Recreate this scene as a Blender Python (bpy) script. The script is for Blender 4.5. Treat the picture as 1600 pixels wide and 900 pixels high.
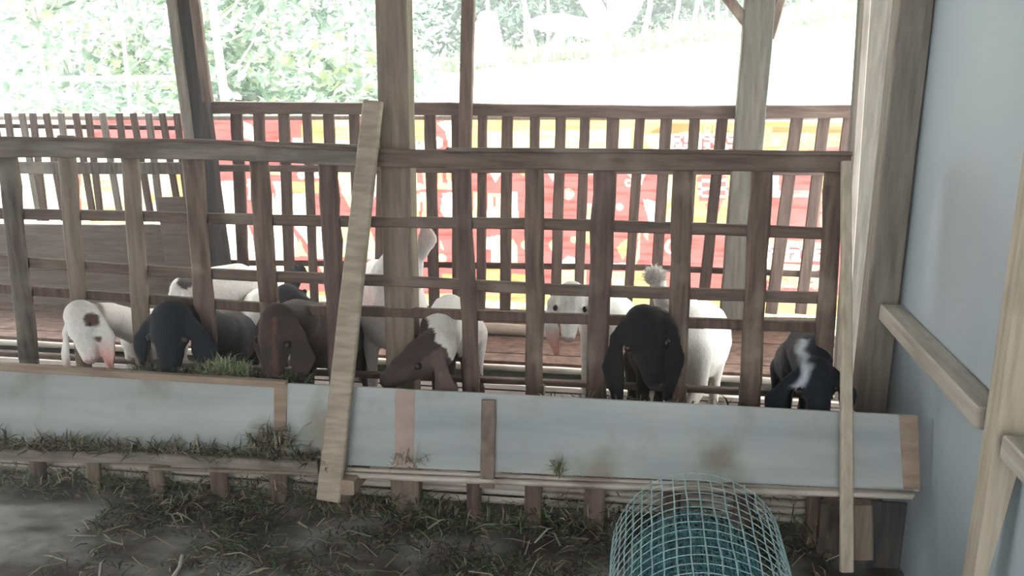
import bpy, bmesh, math, random
import numpy as np
from mathutils import Vector, Matrix, noise as mnoise
random.seed(7); rng = np.random.default_rng(7)
for o in list(bpy.data.objects): bpy.data.objects.remove(o)
C = bpy.context.scene.collection
sc = bpy.context.scene
# ------------------------------------------------------------------ camera, world, exposure
YAW, PITCH, F, CZ = math.radians(8.5), math.radians(14.6), 1386.0, 1.4
cam_d = bpy.data.cameras.new('camera'); cam = bpy.data.objects.new('camera', cam_d); C.objects.link(cam)
cam.location = (0, 0, CZ); cam.rotation_euler = (math.pi/2 - PITCH, 0, YAW)
cam_d.sensor_width = 36; cam_d.lens = 36*F/1600; cam_d.clip_start = .02; cam_d.clip_end = 300
sc.camera = cam
sc.view_settings.view_transform = 'Standard'; sc.view_settings.look = 'None'
sc.view_settings.gamma = 1; sc.view_settings.use_curve_mapping = False
sc.view_settings.exposure = 2.3
w = bpy.data.worlds.new('sky'); sc.world = w; w.use_nodes = True
nt = w.node_tree; nt.nodes.clear()
wo = nt.nodes.new('ShaderNodeOutputWorld'); bg = nt.nodes.new('ShaderNodeBackground')
bg.inputs[0].default_value = (.985, 1.0, .985, 1); bg.inputs[1].default_value = 1.35
nt.links.new(bg.outputs[0], wo.inputs[0])
sd = bpy.data.lights.new('sun', 'SUN'); sun = bpy.data.objects.new('sun', sd); C.objects.link(sun)
sd.energy = 3.2; sd.angle = math.radians(25); sd.color = (1, .98, .93)
sun.rotation_euler = Vector((.30, -.62, -1)).to_track_quat('-Z', 'Y').to_euler()

FW = Vector((-math.sin(YAW)*math.cos(PITCH), math.cos(YAW)*math.cos(PITCH), -math.sin(PITCH)))
RT = Vector((math.cos(YAW), math.sin(YAW), 0)); UP = RT.cross(FW)
def ray(px, py): return FW + RT*((px-800)/F) - UP*((py-450)/F)
def at(px, py, Y):                       # the place at distance Y where that line of sight lies
    d = ray(px, py); return Vector((0, 0, CZ)) + d*(Y/d.y)
def atz(px, py, z):
    d = ray(px, py); return Vector((0, 0, CZ)) + d*((z-CZ)/d.z)
def proj(X, Y, Z):
    v = Vector((X, Y, Z-CZ)); f = v.dot(FW); return 800+F*v.dot(RT)/f, 450-F*v.dot(UP)/f

# ------------------------------------------------------------------ materials
def newmat(name):
    m = bpy.data.materials.new(name); m.use_nodes = True
    return m, m.node_tree, m.node_tree.nodes['Principled BSDF']
def N(nt, t, **k):
    n = nt.nodes.new(t)
    for a, v in k.items(): setattr(n, a, v)
    return n
def noisy(name, c1, c2, scale=(8, 8, 8), rough=.75, bump=.25, detail=6, c3=None, c3pos=.7, spec=.3, metal=0.0, nscale=1.0, bdist=.01):
    m, nt, p = newmat(name)
    tc = N(nt, 'ShaderNodeTexCoord'); mp = N(nt, 'ShaderNodeMapping'); mp.inputs['Scale'].default_value = scale
    nz = N(nt, 'ShaderNodeTexNoise'); nz.inputs['Scale'].default_value = nscale; nz.inputs['Detail'].default_value = detail
    cr = N(nt, 'ShaderNodeValToRGB'); e = cr.color_ramp.elements
    e[0].position = .32; e[0].color = (*c1, 1); e[1].position = .66; e[1].color = (*c2, 1)
    nt.links.new(tc.outputs['Object'], mp.inputs[0]); nt.links.new(mp.outputs[0], nz.inputs[0])
    nt.links.new(nz.outputs[0], cr.inputs[0])
    col = cr.outputs[0]
    if c3:
        n2 = N(nt, 'ShaderNodeTexNoise'); n2.inputs['Scale'].default_value = 5; n2.inputs['Detail'].default_value = 5
        nt.links.new(tc.outputs['Object'], n2.inputs[0])
        r2 = N(nt, 'ShaderNodeValToRGB'); r2.color_ramp.elements[0].position = c3pos-.12; r2.color_ramp.elements[1].position = c3pos+.06
        nt.links.new(n2.outputs[0], r2.inputs[0])
        mx = N(nt, 'ShaderNodeMix', data_type='RGBA'); nt.links.new(r2.outputs[0], mx.inputs[0])
        nt.links.new(col, mx.inputs[6]); mx.inputs[7].default_value = (*c3, 1); col = mx.outputs[2]
    nt.links.new(col, p.inputs['Base Color'])
    p.inputs['Roughness'].default_value = rough; p.inputs['Specular IOR Level'].default_value = spec
    p.inputs['Metallic'].default_value = metal
    if bump:
        b = N(nt, 'ShaderNodeBump'); b.inputs['Strength'].default_value = bump; b.inputs['Distance'].default_value = bdist
        nt.links.new(nz.outputs[0], b.inputs['Height']); nt.links.new(b.outputs[0], p.inputs['Normal'])
    return m
V_, H_ = (60, 60, 6), (6, 60, 60)
M = {}
M['pick'] = noisy('picket_wood', (.085, .060, .050), (.19, .135, .11), V_, c3=(.30, .25, .20), c3pos=.66)
M['pick_brown'] = noisy('picket_brown_wood', (.075, .05, .045), (.16, .11, .095), V_, c3=(.22, .16, .14), c3pos=.66)
M['pick_dark'] = noisy('picket_dark_wood', (.035, .03, .028), (.15, .12, .10), V_, c3=(.20, .18, .15), c3pos=.62)
M['pick_warm'] = noisy('picket_warm_wood', (.15, .12, .095), (.25, .20, .16), V_, c3=(.12, .09, .07))
M['rail'] = noisy('rail_wood', (.09, .065, .055), (.19, .14, .115), H_, c3=(.24, .20, .17), c3pos=.64)
M['rail_grey'] = noisy('weathered_rail', (.13, .115, .10), (.26, .225, .195), H_, c3=(.10, .08, .07), c3pos=.60)
M['back'] = noisy('back_picket_wood', (.075, .05, .042), (.15, .105, .085), V_)
M['backrail'] = noisy('back_rail_wood', (.075, .05, .042), (.15, .105, .085), H_)
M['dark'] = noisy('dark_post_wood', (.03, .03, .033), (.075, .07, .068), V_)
M['post'] = noisy('post_wood', (.20, .16, .125), (.29, .235, .19), V_, c3=(.16, .125, .10))
M['postgrey'] = noisy('grey_post_wood', (.16, .14, .12), (.25, .225, .20), V_)
M['backpost'] = noisy('old_grey_post_wood', (.085, .08, .068), (.14, .13, .11), V_)
M['brace'] = noisy('sawn_brace_wood', (.26, .215, .165), (.40, .34, .27), (12, 12, 60), c3=(.22, .18, .14), c3pos=.66)
M['pale'] = noisy('pale_batten_wood', (.34, .31, .27), (.50, .46, .41), (50, 4, 50), c3=(.28, .25, .22))
M['palev'] = noisy('pale_stud_wood', (.36, .31, .24), (.50, .44, .35), V_, c3=(.26, .23, .18))
M['plank'] = noisy('plank_wood', (.075, .058, .05), (.14, .11, .092), H_)
M['board'] = noisy('trough_board_paint', (.26, .28, .28), (.42, .44, .435), (1.3, 6, 9), detail=12, rough=.6, bump=.12, c3=(.23, .215, .18), c3pos=.66)
M['edge'] = noisy('trough_bare_wood', (.23, .165, .125), (.34, .26, .20), H_)
M['stripe'] = noisy('dull_pink', (.33, .245, .22), (.42, .32, .29), (10, 10, 20))
M['battend'] = noisy('old_batten', (.13, .095, .08), (.24, .18, .155), (30, 30, 25), c3=(.08, .06, .05))
M['bamboo'] = noisy('bamboo_pole', (.34, .305, .265), (.52, .475, .42), (5, 40, 40), rough=.45, spec=.5, c3=(.22, .18, .15), c3pos=.62)
M['dung'] = noisy('dung_covered_boards', (.06, .036, .028), (.17, .105, .08), (22, 26, 30), detail=12, bump=.8, c3=(.045, .03, .025))
M['slat_dark'] = noisy('dark_worn_slats', (.03, .027, .025), (.09, .075, .065), (10, 30, 30))
M['conc'] = noisy('dirty_concrete', (.04, .036, .03), (.33, .33, .32), (3.4, 8, 4), detail=12, bump=.5, c3=(.05, .045, .035), c3pos=.58)
M['wall'] = noisy('wall_panel', (.38, .43, .47), (.44, .49, .53), (2, 2, 1), rough=.55, bump=.03, spec=.3)
M['roof'] = noisy('roof_sheet', (.18, .17, .16), (.26, .25, .24), (4, 4, 4))
M['metal'] = noisy('galvanised_pipe', (.55, .62, .64), (.7, .76, .77), (3, 30, 30), rough=.4, bump=0)
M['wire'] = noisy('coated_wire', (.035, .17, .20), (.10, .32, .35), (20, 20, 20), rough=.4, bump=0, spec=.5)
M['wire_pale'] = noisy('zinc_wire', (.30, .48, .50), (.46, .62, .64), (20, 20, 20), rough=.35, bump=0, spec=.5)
M['field'] = noisy('sunlit_grass_ground', (.42, .55, .33), (.62, .70, .52), (1, 1, 1), bump=.1)
M['trunk'] = noisy('pale_bark', (.45, .47, .42), (.66, .68, .62), (9, 9, 3))
M['eye'] = noisy('goat_eye', (.01, .008, .006), (.02, .013, .008), rough=.3, bump=0, spec=.4)
M['log'] = noisy('rough_log', (.28, .22, .18), (.48, .40, .34), (6, 30, 30))
def leafmat(name, sat=1.0, transl=.5, rough=.5):
    m, nt, p = newmat(name); p.inputs['Roughness'].default_value = rough
    a = N(nt, 'ShaderNodeAttribute', attribute_name='tint')
    nt.links.new(a.outputs[0], p.inputs['Base Color'])
    t = N(nt, 'ShaderNodeBsdfTranslucent'); nt.links.new(a.outputs[0], t.inputs[0])
    mx = N(nt, 'ShaderNodeMixShader'); mx.inputs[0].default_value = transl
    out = nt.nodes['Material Output']
    nt.links.new(p.outputs[0], mx.inputs[1]); nt.links.new(t.outputs[0], mx.inputs[2]); nt.links.new(mx.outputs[0], out.inputs[0])
    return m
M['leaf'] = leafmat('leaf'); M['grass'] = leafmat('grass_blade', transl=.2, rough=.7)
# goat coat: the animal's own pattern in a colour attribute plus fine hair streaks
m, nt, p = newmat('goat_coat'); a = N(nt, 'ShaderNodeAttribute', attribute_name='tint')
tc = N(nt, 'ShaderNodeTexCoord'); nz = N(nt, 'ShaderNodeTexNoise'); nz.inputs['Scale'].default_value = 90; nz.inputs['Detail'].default_value = 3
nt.links.new(tc.outputs['Object'], nz.inputs[0])
mx = N(nt, 'ShaderNodeMix', data_type='RGBA', blend_type='MULTIPLY'); mx.inputs[0].default_value = .35
nt.links.new(a.outputs[0], mx.inputs[6]); nt.links.new(nz.outputs[0], mx.inputs[7])
nt.links.new(mx.outputs[2], p.inputs['Base Color']); p.inputs['Roughness'].default_value = .8; p.inputs['Specular IOR Level'].default_value = .25
p.inputs['Sheen Weight'].default_value = .04
b = N(nt, 'ShaderNodeBump'); b.inputs['Strength'].default_value = .35; b.inputs['Distance'].default_value = .006
nt.links.new(nz.outputs[0], b.inputs['Height']); nt.links.new(b.outputs[0], p.inputs['Normal']); M['coat'] = m
# banner cloth: printed colours, thin enough for daylight to come through
m, nt, p = newmat('banner_vinyl'); a = N(nt, 'ShaderNodeAttribute', attribute_name='tint')
tc = N(nt, 'ShaderNodeTexCoord'); mp = N(nt, 'ShaderNodeMapping'); mp.inputs['Scale'].default_value = (5, 1, 40)
nz = N(nt, 'ShaderNodeTexNoise'); nz.inputs['Scale'].default_value = 1; nz.inputs['Detail'].default_value = 7
nt.links.new(tc.outputs['Object'], mp.inputs[0]); nt.links.new(mp.outputs[0], nz.inputs[0])
cr = N(nt, 'ShaderNodeValToRGB'); cr.color_ramp.elements[0].position = .34; cr.color_ramp.elements[0].color = (.55, .42, .36, 1); cr.color_ramp.elements[1].position = .5
nt.links.new(nz.outputs[0], cr.inputs[0])
mx = N(nt, 'ShaderNodeMix', data_type='RGBA', blend_type='MULTIPLY'); mx.inputs[0].default_value = .7
nt.links.new(a.outputs[0], mx.inputs[6]); nt.links.new(cr.outputs[0], mx.inputs[7])
t = N(nt, 'ShaderNodeBsdfTranslucent'); nt.links.new(mx.outputs[2], t.inputs[0]); nt.links.new(mx.outputs[2], p.inputs['Base Color'])
ms = N(nt, 'ShaderNodeMixShader'); ms.inputs[0].default_value = .72
nt.links.new(p.outputs[0], ms.inputs[1]); nt.links.new(t.outputs[0], ms.inputs[2]); nt.links.new(ms.outputs[0], nt.nodes['Material Output'].inputs[0])
M['banner'] = m

# ------------------------------------------------------------------ object helpers
def thing(name, label, cat, loc=(0, 0, 0), group=None):
    o = bpy.data.objects.new(name, None); C.objects.link(o); o.location = loc; o.empty_display_size = .05
    o['label'] = label; o['category'] = cat
    if group: o['group'] = group
    return o
def tag(o, label, cat, group=None, kind=None):
    o['label'] = label; o['category'] = cat
    if group: o['group'] = group
    if kind: o['kind'] = kind
    return o
def wloc(p):
    v = Vector(p.location)
    while p.parent: p = p.parent; v = v + Vector(p.location)
    return v
def obj(name, bm, mat, parent=None, smooth=False, base=None):
    """bm holds world coordinates; the object's origin goes to base or the parent's origin"""
    me = bpy.data.meshes.new(name)
    if isinstance(bm, bmesh.types.BMesh): bm.to_mesh(me); bm.free()
    else: me.from_pydata([tuple(v) for v in bm[0]], [], bm[1])
    off = wloc(parent) if parent else Vector(base or (0, 0, 0))
    me.transform(Matrix.Translation(-off))
    me.materials.append(M[mat] if isinstance(mat, str) else mat)
    if smooth:
        for p_ in me.polygons: p_.use_smooth = True
    o = bpy.data.objects.new(name, me); C.objects.link(o)
    if parent: o.parent = parent
    else: o.location = off
    return o
def tint(o, cols):
    a = o.data.color_attributes.new('tint', 'FLOAT_COLOR', 'POINT')
    c = np.ones((len(o.data.vertices), 4), dtype=np.float32); c[:, :3] = cols
    a.data.foreach_set('color', c.ravel())
def struct(name, bm, mat, smooth=False):
    o = obj(name, bm, mat, smooth=smooth); o['kind'] = 'structure'; return o
def beam(a, b, w, t, side=None, bev=.004, wob=.0, seg=1, w2=None, bm=None):
    """board from a to b, width w along 'side', thickness t across; a little uneven along its length"""
    a, b = Vector(a), Vector(b); d = (b-a); L = d.length; d.normalize()
    s = Vector(side) if side else Vector((1, 0, 0)); s = (s - d*s.dot(d)).normalized(); n = d.cross(s)
    own = bm is None; bm = bm or bmesh.new(); w2 = w if w2 is None else w2; rings = []
    bev = min(bev, w*.3, t*.3, w2*.3)
    for i in range(seg+1):
        f = i/seg; ww = w+(w2-w)*f; tt = t
        if wob and seg > 1:
            ww *= 1+wob*(random.random()-.5); off = s*((random.random()-.5)*wob*w*.5)+n*((random.random()-.5)*wob*t*.3)
        else: off = Vector()
        c = a+d*(L*f)+off; h, k = ww/2, tt/2
        pts = [(-h, -k+bev), (-h+bev, -k), (h-bev, -k), (h, -k+bev), (h, k-bev), (h-bev, k), (-h+bev, k), (-h, k-bev)]
        rings.append([bm.verts.new(c+s*x+n*y) for x, y in pts])
    for r0, r1 in zip(rings, rings[1:]):
        for j in range(8): bm.faces.new((r0[j], r0[(j+1) % 8], r1[(j+1) % 8], r1[j]))
    bm.faces.new(rings[0][::-1]); bm.faces.new(rings[-1])
    if own: bmesh.ops.recalc_face_normals(bm, faces=bm.faces)
    return bm
def tube(pts, r, n=8, bm=None, caps=True, r2=None):
    bm = bm or bmesh.new(); pts = [Vector(p) for p in pts]; rings = []; K = len(pts)
    for i, p_ in enumerate(pts):
        d = (pts[min(i+1, K-1)]-pts[max(i-1, 0)]).normalized()
        u = d.cross(Vector((0, 0, 1)) if abs(d.z) < .9 else Vector((1, 0, 0))).normalized(); v = d.cross(u)
        rr = r if r2 is None else r+(r2-r)*i/(K-1)
        if isinstance(r, (list, tuple)): rr = r[i]
        rings.append([bm.verts.new(p_+(u*math.cos(2*math.pi*j/n)+v*math.sin(2*math.pi*j/n))*rr) for j in range(n)])
    for a, b in zip(rings, rings[1:]):
        for j in range(n): bm.faces.new((a[j], a[(j+1) % n], b[(j+1) % n], b[j]))
    if caps and n > 2: bm.faces.new(rings[0][::-1]); bm.faces.new(rings[-1])
    return bm
def box(x0, x1, y0, y1, z0, z1, bm=None):
    bm = bm or bmesh.new()
    v = [bm.verts.new((x, y, z)) for x in (x0, x1) for y in (y0, y1) for z in (z0, z1)]
    for f in ((0, 1, 3, 2), (4, 6, 7, 5), (0, 4, 5, 1), (2, 3, 7, 6), (0, 2, 6, 4), (1, 5, 7, 3)): bm.faces.new([v[i] for i in f])
    return bm
def pole(a, b, r, bow=0.0, n=10, nodes=0, bm=None):
    a, b = Vector(a), Vector(b); K = max(6, nodes*4); pts = []; rs = []
    for i in range(K+1):
        f = i/K; pts.append(a.lerp(b, f)+Vector((0, 0, bow*math.sin(math.pi*f)))); rs.append(r*(1.0 if not nodes or i % 4 else 1.13))
    return tube(pts, rs, n, bm)

# ------------------------------------------------------------------ the setting
ZP, ZG = .02, -.09                                           # pen floor level
struct('floor', box(-6, .81, -2.6, 2.66, ZG-.12, ZG), 'conc')
bm = bmesh.new()                                   # bamboo slats of the pen floor (pattern of one floor)
for y in [2.80, 3.60, 3.66, 3.84]:
    pole((-5.2, y, ZP-.014+random.uniform(-.003, .003)), (.95, y+random.uniform(-.008, .008), ZP-.014), .0155, 0, 7, 14, bm)
struct('floor', bm, 'bamboo', True)
bm = bmesh.new(); y = 2.84
while y < 3.56: box(-5.2, 1.0, y, y+.085, ZP-.03, ZP+random.uniform(-.006, .004), bm); y += .10
struct('floor', bm, 'slat_dark')
bm = bmesh.new(); y = 3.89
while y < 4.75:
    box(-5.2, 1.0, y, y+.1115, ZP-.03, ZP+random.uniform(-.006, .004), bm); y += .112
struct('floor', bm, 'dung')
struct('ground', box(-6, 1.2, 2.66, 4.9, -.30, -.14), 'conc')
wb = bmesh.new(); box(.807, .83, -2.6, 3.02, ZG, 3.0, wb)
struct('wall_right', wb, 'wall')
struct('light_block_back', box(-6, -1.4, -2.64, -2.6, ZG, 3.0), 'wall')  # unseen wall added to cut the daylight from behind
struct('light_block_left', box(-6.04, -6, -2.6, .9, ZG, 3.0), 'plank')  # unseen partial wall added to dim the barn from the left
rf = bmesh.new()
x = -6.2
while x < 1.5:                                      # corrugated roof sheet
    for (xa, za, xb, zb) in ((x, 0, x+.06, .03), (x+.06, .03, x+.12, 0)):
        q = [rf.verts.new(v) for v in ((xa, -2.4, 2.95+za), (xb, -2.4, 2.95+zb), (xb, 4.95, 2.38+zb), (xa, 4.95, 2.38+za))]; rf.faces.new(q)
    x += .12
struct('roof', rf, 'roof')
# hillside behind the barn
xs = np.linspace(-26, 26, 70); ys = np.concatenate([np.linspace(4.9, 16, 34), np.linspace(16.7, 45, 20)])
def crest(x):
    pts = [(-26, -.3), (-8, .2), (at(640, 120, 16).x, at(640, 120, 16).z), (at(760, 100, 16).x, at(760, 100, 16).z), (at(1000, 72, 16).x, at(1000, 72, 16).z),
           (at(1160, 44, 16).x, at(1160, 44, 16).z), (at(1345, 6, 16).x, at(1345, 6, 16).z), (26, 7)]
    return float(np.interp(x, [p[0] for p in pts], [p[1] for p in pts]))
def ter(x, y):
    f = max(0, min(1, (y-5.2)/10.8)); s = f**1.15
    z = -.12+(crest(x)+.12)*s + .05*mnoise.noise(Vector((x*.8, y*.8, 0)))*min(1, f*4)
    return z + max(0, y-16)*.12
vs = [(x, y, ter(x, y)) for y in ys for x in xs]; nx = len(xs)
fs = [(j*nx+i, j*nx+i+1, (j+1)*nx+i+1, (j+1)*nx+i) for j in range(len(ys)-1) for i in range(nx-1)]
struct('hillside', (vs, fs), 'field', True)

# ------------------------------------------------------------------ wall battens, studs and corner posts
XI = .74
t = thing('wall_batten', 'pale horizontal timber batten along the light blue-grey side wall', 'batten', (XI+.034, 2.3, .60))
obj('plank', beam((XI+.0335, 1.95, .63), (XI+.0335, 2.80, .63), .052, .066, (0, 0, 1)), 'pale', t)
obj('plank', beam((XI+.0335, .6, .63), (XI+.0335, 1.80, .63), .052, .066, (0, 0, 1)), 'pale', t)
bm = bmesh.new()
lo = [(XI, 1.895, .22), (XI, 1.838, .22), (XI+.018, 1.838, .22), (XI+.018, 1.895, .22)]
mi = [(XI, 1.895, .66), (XI, 1.835, .66), (.806, 1.835, .66), (.806, 1.895, .66)]
hi = [(XI, 1.90, 2.6), (XI, 1.84, 2.6), (.806, 1.84, 2.6), (.806, 1.90, 2.6)]
R = [[bm.verts.new(v) for v in q] for q in (lo, mi, hi)]
for a, b in zip(R, R[1:]):
    for j in range(4): bm.faces.new((a[j], a[(j+1) % 4], b[(j+1) % 4], b[j]))
bm.faces.new(R[0][::-1]); bm.faces.new(R[-1]); bmesh.ops.recalc_face_normals(bm, faces=bm.faces)
tag(obj('wall_stud', bm, 'palev', base=(XI+.03, 1.86, .22)), 'upright sawn timber stud on the side wall, tapering at its foot', 'stud')
t = thing('corner_post', 'tall brown square post where the side wall ends', 'post', (.755, 2.86, 0))
obj('shaft', beam(at(1356, 640, 2.86), at(1432, -40, 2.86)+Vector((0, 0, .3)), .095, .085, seg=6, wob=.04), 'postgrey', t)
p0, p1 = at(1340, 640, 3.7), at(1378, -30, 3.7)
t = thing('corner_post', 'thick grey post at the far end beyond the side wall', 'post', (p0.x, 3.7, 0))
obj('shaft', beam(Vector((p0.x, 3.7, -.1)), Vector((p1.x, 3.7, 2.45)), .19, .12, seg=6, wob=.03), 'backpost', t)
obj('lit_edge', beam(Vector((p0.x-.093, 3.62, -.1)), Vector((p1.x-.093, 3.62, 2.4)), .03, .05, seg=6, wob=.05), 'postgrey', t)  # paler strip added for the lit side face of the post

# ------------------------------------------------------------------ barn posts
def px_beam(px0, py0, px1, py1, Y, wpx, t_, mat, name, parent, w2px=None, wob=.05, side=(1, 0, 0), ext=(0, 0)):
    a, b = at(px0, py0, Y), at(px1, py1, Y); d = (b-a).normalized(); a = a-d*ext[0]; b = b+d*ext[1]
    s = (at(px0+1, py0, Y)-at(px0, py0, Y)).length if abs(py1-py0) > abs(px1-px0) else (at(px0, py0+1, Y)-at(px0, py0, Y)).length
    w2 = None if w2px is None else w2px*s
    return obj(name, beam(a, b, wpx*s, t_, side, seg=max(2, int((b-a).length/.12)), wob=wob, w2=w2), mat, parent)
YB = 4.52
b = at(345, 500, YB)
t = thing('barn_post', 'dark double timber post standing left of the banner', 'post', (b.x, YB, 0))
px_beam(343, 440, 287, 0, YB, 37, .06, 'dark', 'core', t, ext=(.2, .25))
px_beam(310, 330, 268, 0, YB-.055, 13, .03, 'postgrey', 'side_strip', t, ext=(0, .25))
px_beam(325, 160, 304, 0, YB-.055, 15, .03, 'pick', 'side_strip', t, ext=(0, .25), w2px=14)
b = at(725, 480, YB)
t = thing('barn_post', 'thin dark post rising from the slatted fence in the middle of the banner', 'post', (b.x, YB, 0))
px_beam(722, 440, 732, 0, YB, 18, .05, 'back', 'shaft', t, ext=(.1, .25))
b = at(1150, 480, YB)
t = thing('barn_post', 'broad grey post with two knee braces on the right', 'post', (b.x, YB, 0))
px_beam(1148, 470, 1187, 0, YB, 43, .09, 'backpost', 'shaft', t, ext=(.1, .25))
px_beam(1168, 38, 1130, -12, YB-.01, 16, .05, 'pick', 'knee_brace', t, ext=(0, .15))
px_beam(1202, 60, 1222, -10, YB-.01, 14, .05, 'pick', 'knee_brace', t, ext=(0, .15))
b = at(635, 810, 2.64)
t = thing('barn_post', 'tall brown square post in the middle of the front fence', 'post', (b.x, 2.64, 0))
px_beam(637, 808, 615, 0, 2.655, 42, .075, 'pick_warm', 'shaft', t, ext=(0, .5), wob=.03)

# ------------------------------------------------------------------ front fence
YF = 2.60
ff = thing('front_fence', 'front wooden picket fence the goats put their heads through', 'fence', (-.4, YF, 0))
pickets = [(13, 250, 45, 560, 66, 785, 34, 'pick_dark'), (104, 222, 122, 465, 151, 785, 28, 'pick_warm'), (204, 250, 224, 545, 249, 785, 29, 'pick_warm'),
           (300, 240, 325, 545, 345, 783, 33, 'pick'), (405, 250, 420, 470, 438, 800, 31, 'pick'), (512, 255, 524, 470, 536, 800, 31, 'pick_brown'),
           (722, 262, 738, 600, 741, 812, 25, 'pick_brown'), (836, 262, 835, 600, 833, 818, 29, 'pick'), (945, 262, 932, 600, 928, 838, 34, 'pick_brown'),
           (1067, 262, 1057, 600, 1046, 830, 31, 'pick'), (1191, 262, 1172, 600, 1158, 840, 32, 'pick'), (1304, 262, 1285, 600, 1268, 850, 27, 'pick')]
for (x0, y0, x1, y1, x2, y2, wpx, mt) in pickets:
    a, m_, c = at(x2, y2, YF), at(x1, y1, YF), at(x0, y0, YF); a.z = ZG+.002; px = (at(801, 400, YF)-at(800, 400, YF)).length
    bm = bmesh.new(); beam(a, m_, wpx*px*.92, .03, seg=7, wob=.16, bev=.0085, bm=bm, w2=wpx*px*.98)
    beam(m_, c+Vector((0, 0, .02)), wpx*px*.98, .03, seg=7, wob=.16, bev=.0085, bm=bm, w2=wpx*px); bmesh.ops.recalc_face_normals(bm, faces=bm.faces)
    obj('picket', bm, mt, ff, True) if x0 < 420 else obj('picket', bm, mt, ff)
def rail(pts, Y, t_, hpx, mat, parent, name='rail'):
    px = (at(800, 401, Y)-at(800, 400, Y)).length; bm = bmesh.new()
    for p, q in zip(pts, pts[1:]):
        beam(at(p[0], p[1], Y), at(q[0], q[1], Y), hpx*px, t_, (0, 0, 1), seg=max(2, int((q[0]-p[0])/70)), wob=.10, bm=bm)
    bmesh.ops.recalc_face_normals(bm, faces=bm.faces); return obj(name, bm, mat, parent)
rail([(-60, 229), (300, 233), (592, 244)], YF-.028, .028, 32, 'rail_grey', ff)
rail([(-60, 215), (300, 220), (560, 234)], YF-.048, .02, 5, 'rail', ff)
rail([(592, 247), (722, 248)], YF-.03, .028, 26, 'rail', ff)
rail([(700, 250), (1000, 251), (1328, 253)], YF-.03, .026, 28, 'rail', ff)
rail([(698, 234), (1000, 236), (1330, 240)], YF-.05, .03, 6, 'rail', ff)
rail([(-60, 332), (230, 338), (400, 343), (600, 347), (850, 350), (1110, 358), (1300, 365)], YF+.026, .022, 17, 'rail', ff)
rail([(-60, 402), (235, 423), (400, 431), (620, 439), (860, 452), (1090, 459), (1300, 466)], YF+.026, .022, 17, 'rail', ff)
rail([(-60, 446), (220, 466), (430, 482), (660, 489), (850, 496), (1100, 505), (1300, 511)], YF+.026, .022, 16, 'back', ff)
# bars lying at the foot of the opening
rail([(-60, 548), (500, 582), (1000, 604), (1300, 618)], 2.90, .03, 9, 'rail', ff, 'foot_bar')
# leaning boards
t = thing('leaning_board', 'rough sawn board leaning diagonally over the trough with a block at its foot', 'board', at(505, 781, 2.26))
a, c = at(514, 781, 2.27), at(583, 158, 2.515)
obj('plank', beam(a, c, .072, .026, seg=8, wob=.05, w2=.056), 'brace', t)
p = at(545, 757, 2.29)
obj('block', beam(p+Vector((0, -.02, 0)), p+Vector((.004, .12, -.006)), .046, .046, (0, 0, 1)), 'edge', t)
t = thing('leaning_board', 'narrow pale upright board in front of the right end of the trough', 'board', at(1322, 895, 2.27))
obj('plank', beam(at(1323, 893, 2.24), at(1322, 252, 2.52), .036, .018, (1, .25, 0), seg=9, wob=.07, w2=.026), 'palev', t)

# ------------------------------------------------------------------ feed trough
YT, YTB = 2.40, 2.35
tr = thing('feed_trough', 'long pale grey-painted feed trough board below the front fence', 'trough', (-.4, 2.4, .2))
def quadboard(p, th=.016):
    v = [Vector(q) for q in p]; n = (v[1]-v[0]).cross(v[3]-v[0]).normalized()*th; bm = bmesh.new()
    f = [bm.verts.new(q) for q in v]; g = [bm.verts.new(q+n) for q in v]; bm.faces.new(f); bm.faces.new(g[::-1])
    for j in range(4): bm.faces.new((f[j], g[j], g[(j+1) % 4], f[(j+1) % 4]))
    bmesh.ops.recalc_face_normals(bm, faces=bm.faces); return bm
obj('front_board', quadboard([at(-80, 574, YT), at(443, 606, YT), at(440, 712, YTB), at(-80, 692, YTB)], .016), 'board', tr)
obj('top_edge', quadboard([at(-80, 564, YT-.004), at(446, 597, YT-.004), at(446, 607, YT-.004), at(-80, 575, YT-.004)], .02), 'edge', tr)
obj('front_board', quadboard([at(449, 599, YT), at(1434, 650, YT), at(1436, 768, YTB), at(447, 722, YTB)], .016), 'board', tr)
obj('end_patch', quadboard([at(1405, 649, YT-.003), at(1434, 650, YT-.003), at(1438, 766, YTB-.003), at(1412, 764, YTB-.003)], .002), 'edge', tr)
obj('batten', quadboard([at(617, 609, YT-.003), at(648, 611, YT-.003), at(645, 731, YTB-.003), at(617, 730, YTB-.003)], .002), 'stripe', tr)  # thin pinkish strip continuing the line of the post
obj('batten', quadboard([at(428, 600, YT-.003), at(449, 601, YT-.003), at(444, 715, YTB-.003), at(428, 714, YTB-.003)], .002), 'edge', tr)
obj('batten', beam(at(764, 625, YT-.015), at(761, 762, YTB-.035), .042, .016, seg=6, wob=.06), 'battend', tr)
a, c = at(-80, 692, YTB+.02), at(1425, 768, YTB+.02)
obj('bottom_board', quadboard([a, c, c+Vector((0, .19, -.01)), a+Vector((0, .19, -.01))], .014), 'plank', tr)
rail([(-80, 706), (250, 714), (500, 727)], YTB-.035, .04, 21, 'rail_grey', tr, 'ledge_rail')
bm = pole(at(520, 741, YTB-.03), at(1425, 775, YTB-.03), .0095, -.004, 8, 4); pole(at(500, 732, YTB-.01), at(1428, 772, YTB-.012), .008, .0, 8, 4, bm)
obj('ledge_pole', bm, 'bamboo', tr, True)
obj('ledge_pole', pole(at(235, 732, YTB-.03), at(500, 740, YTB-.03), .006, 0, 8, 3), 'pick_warm', tr, True)
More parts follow.
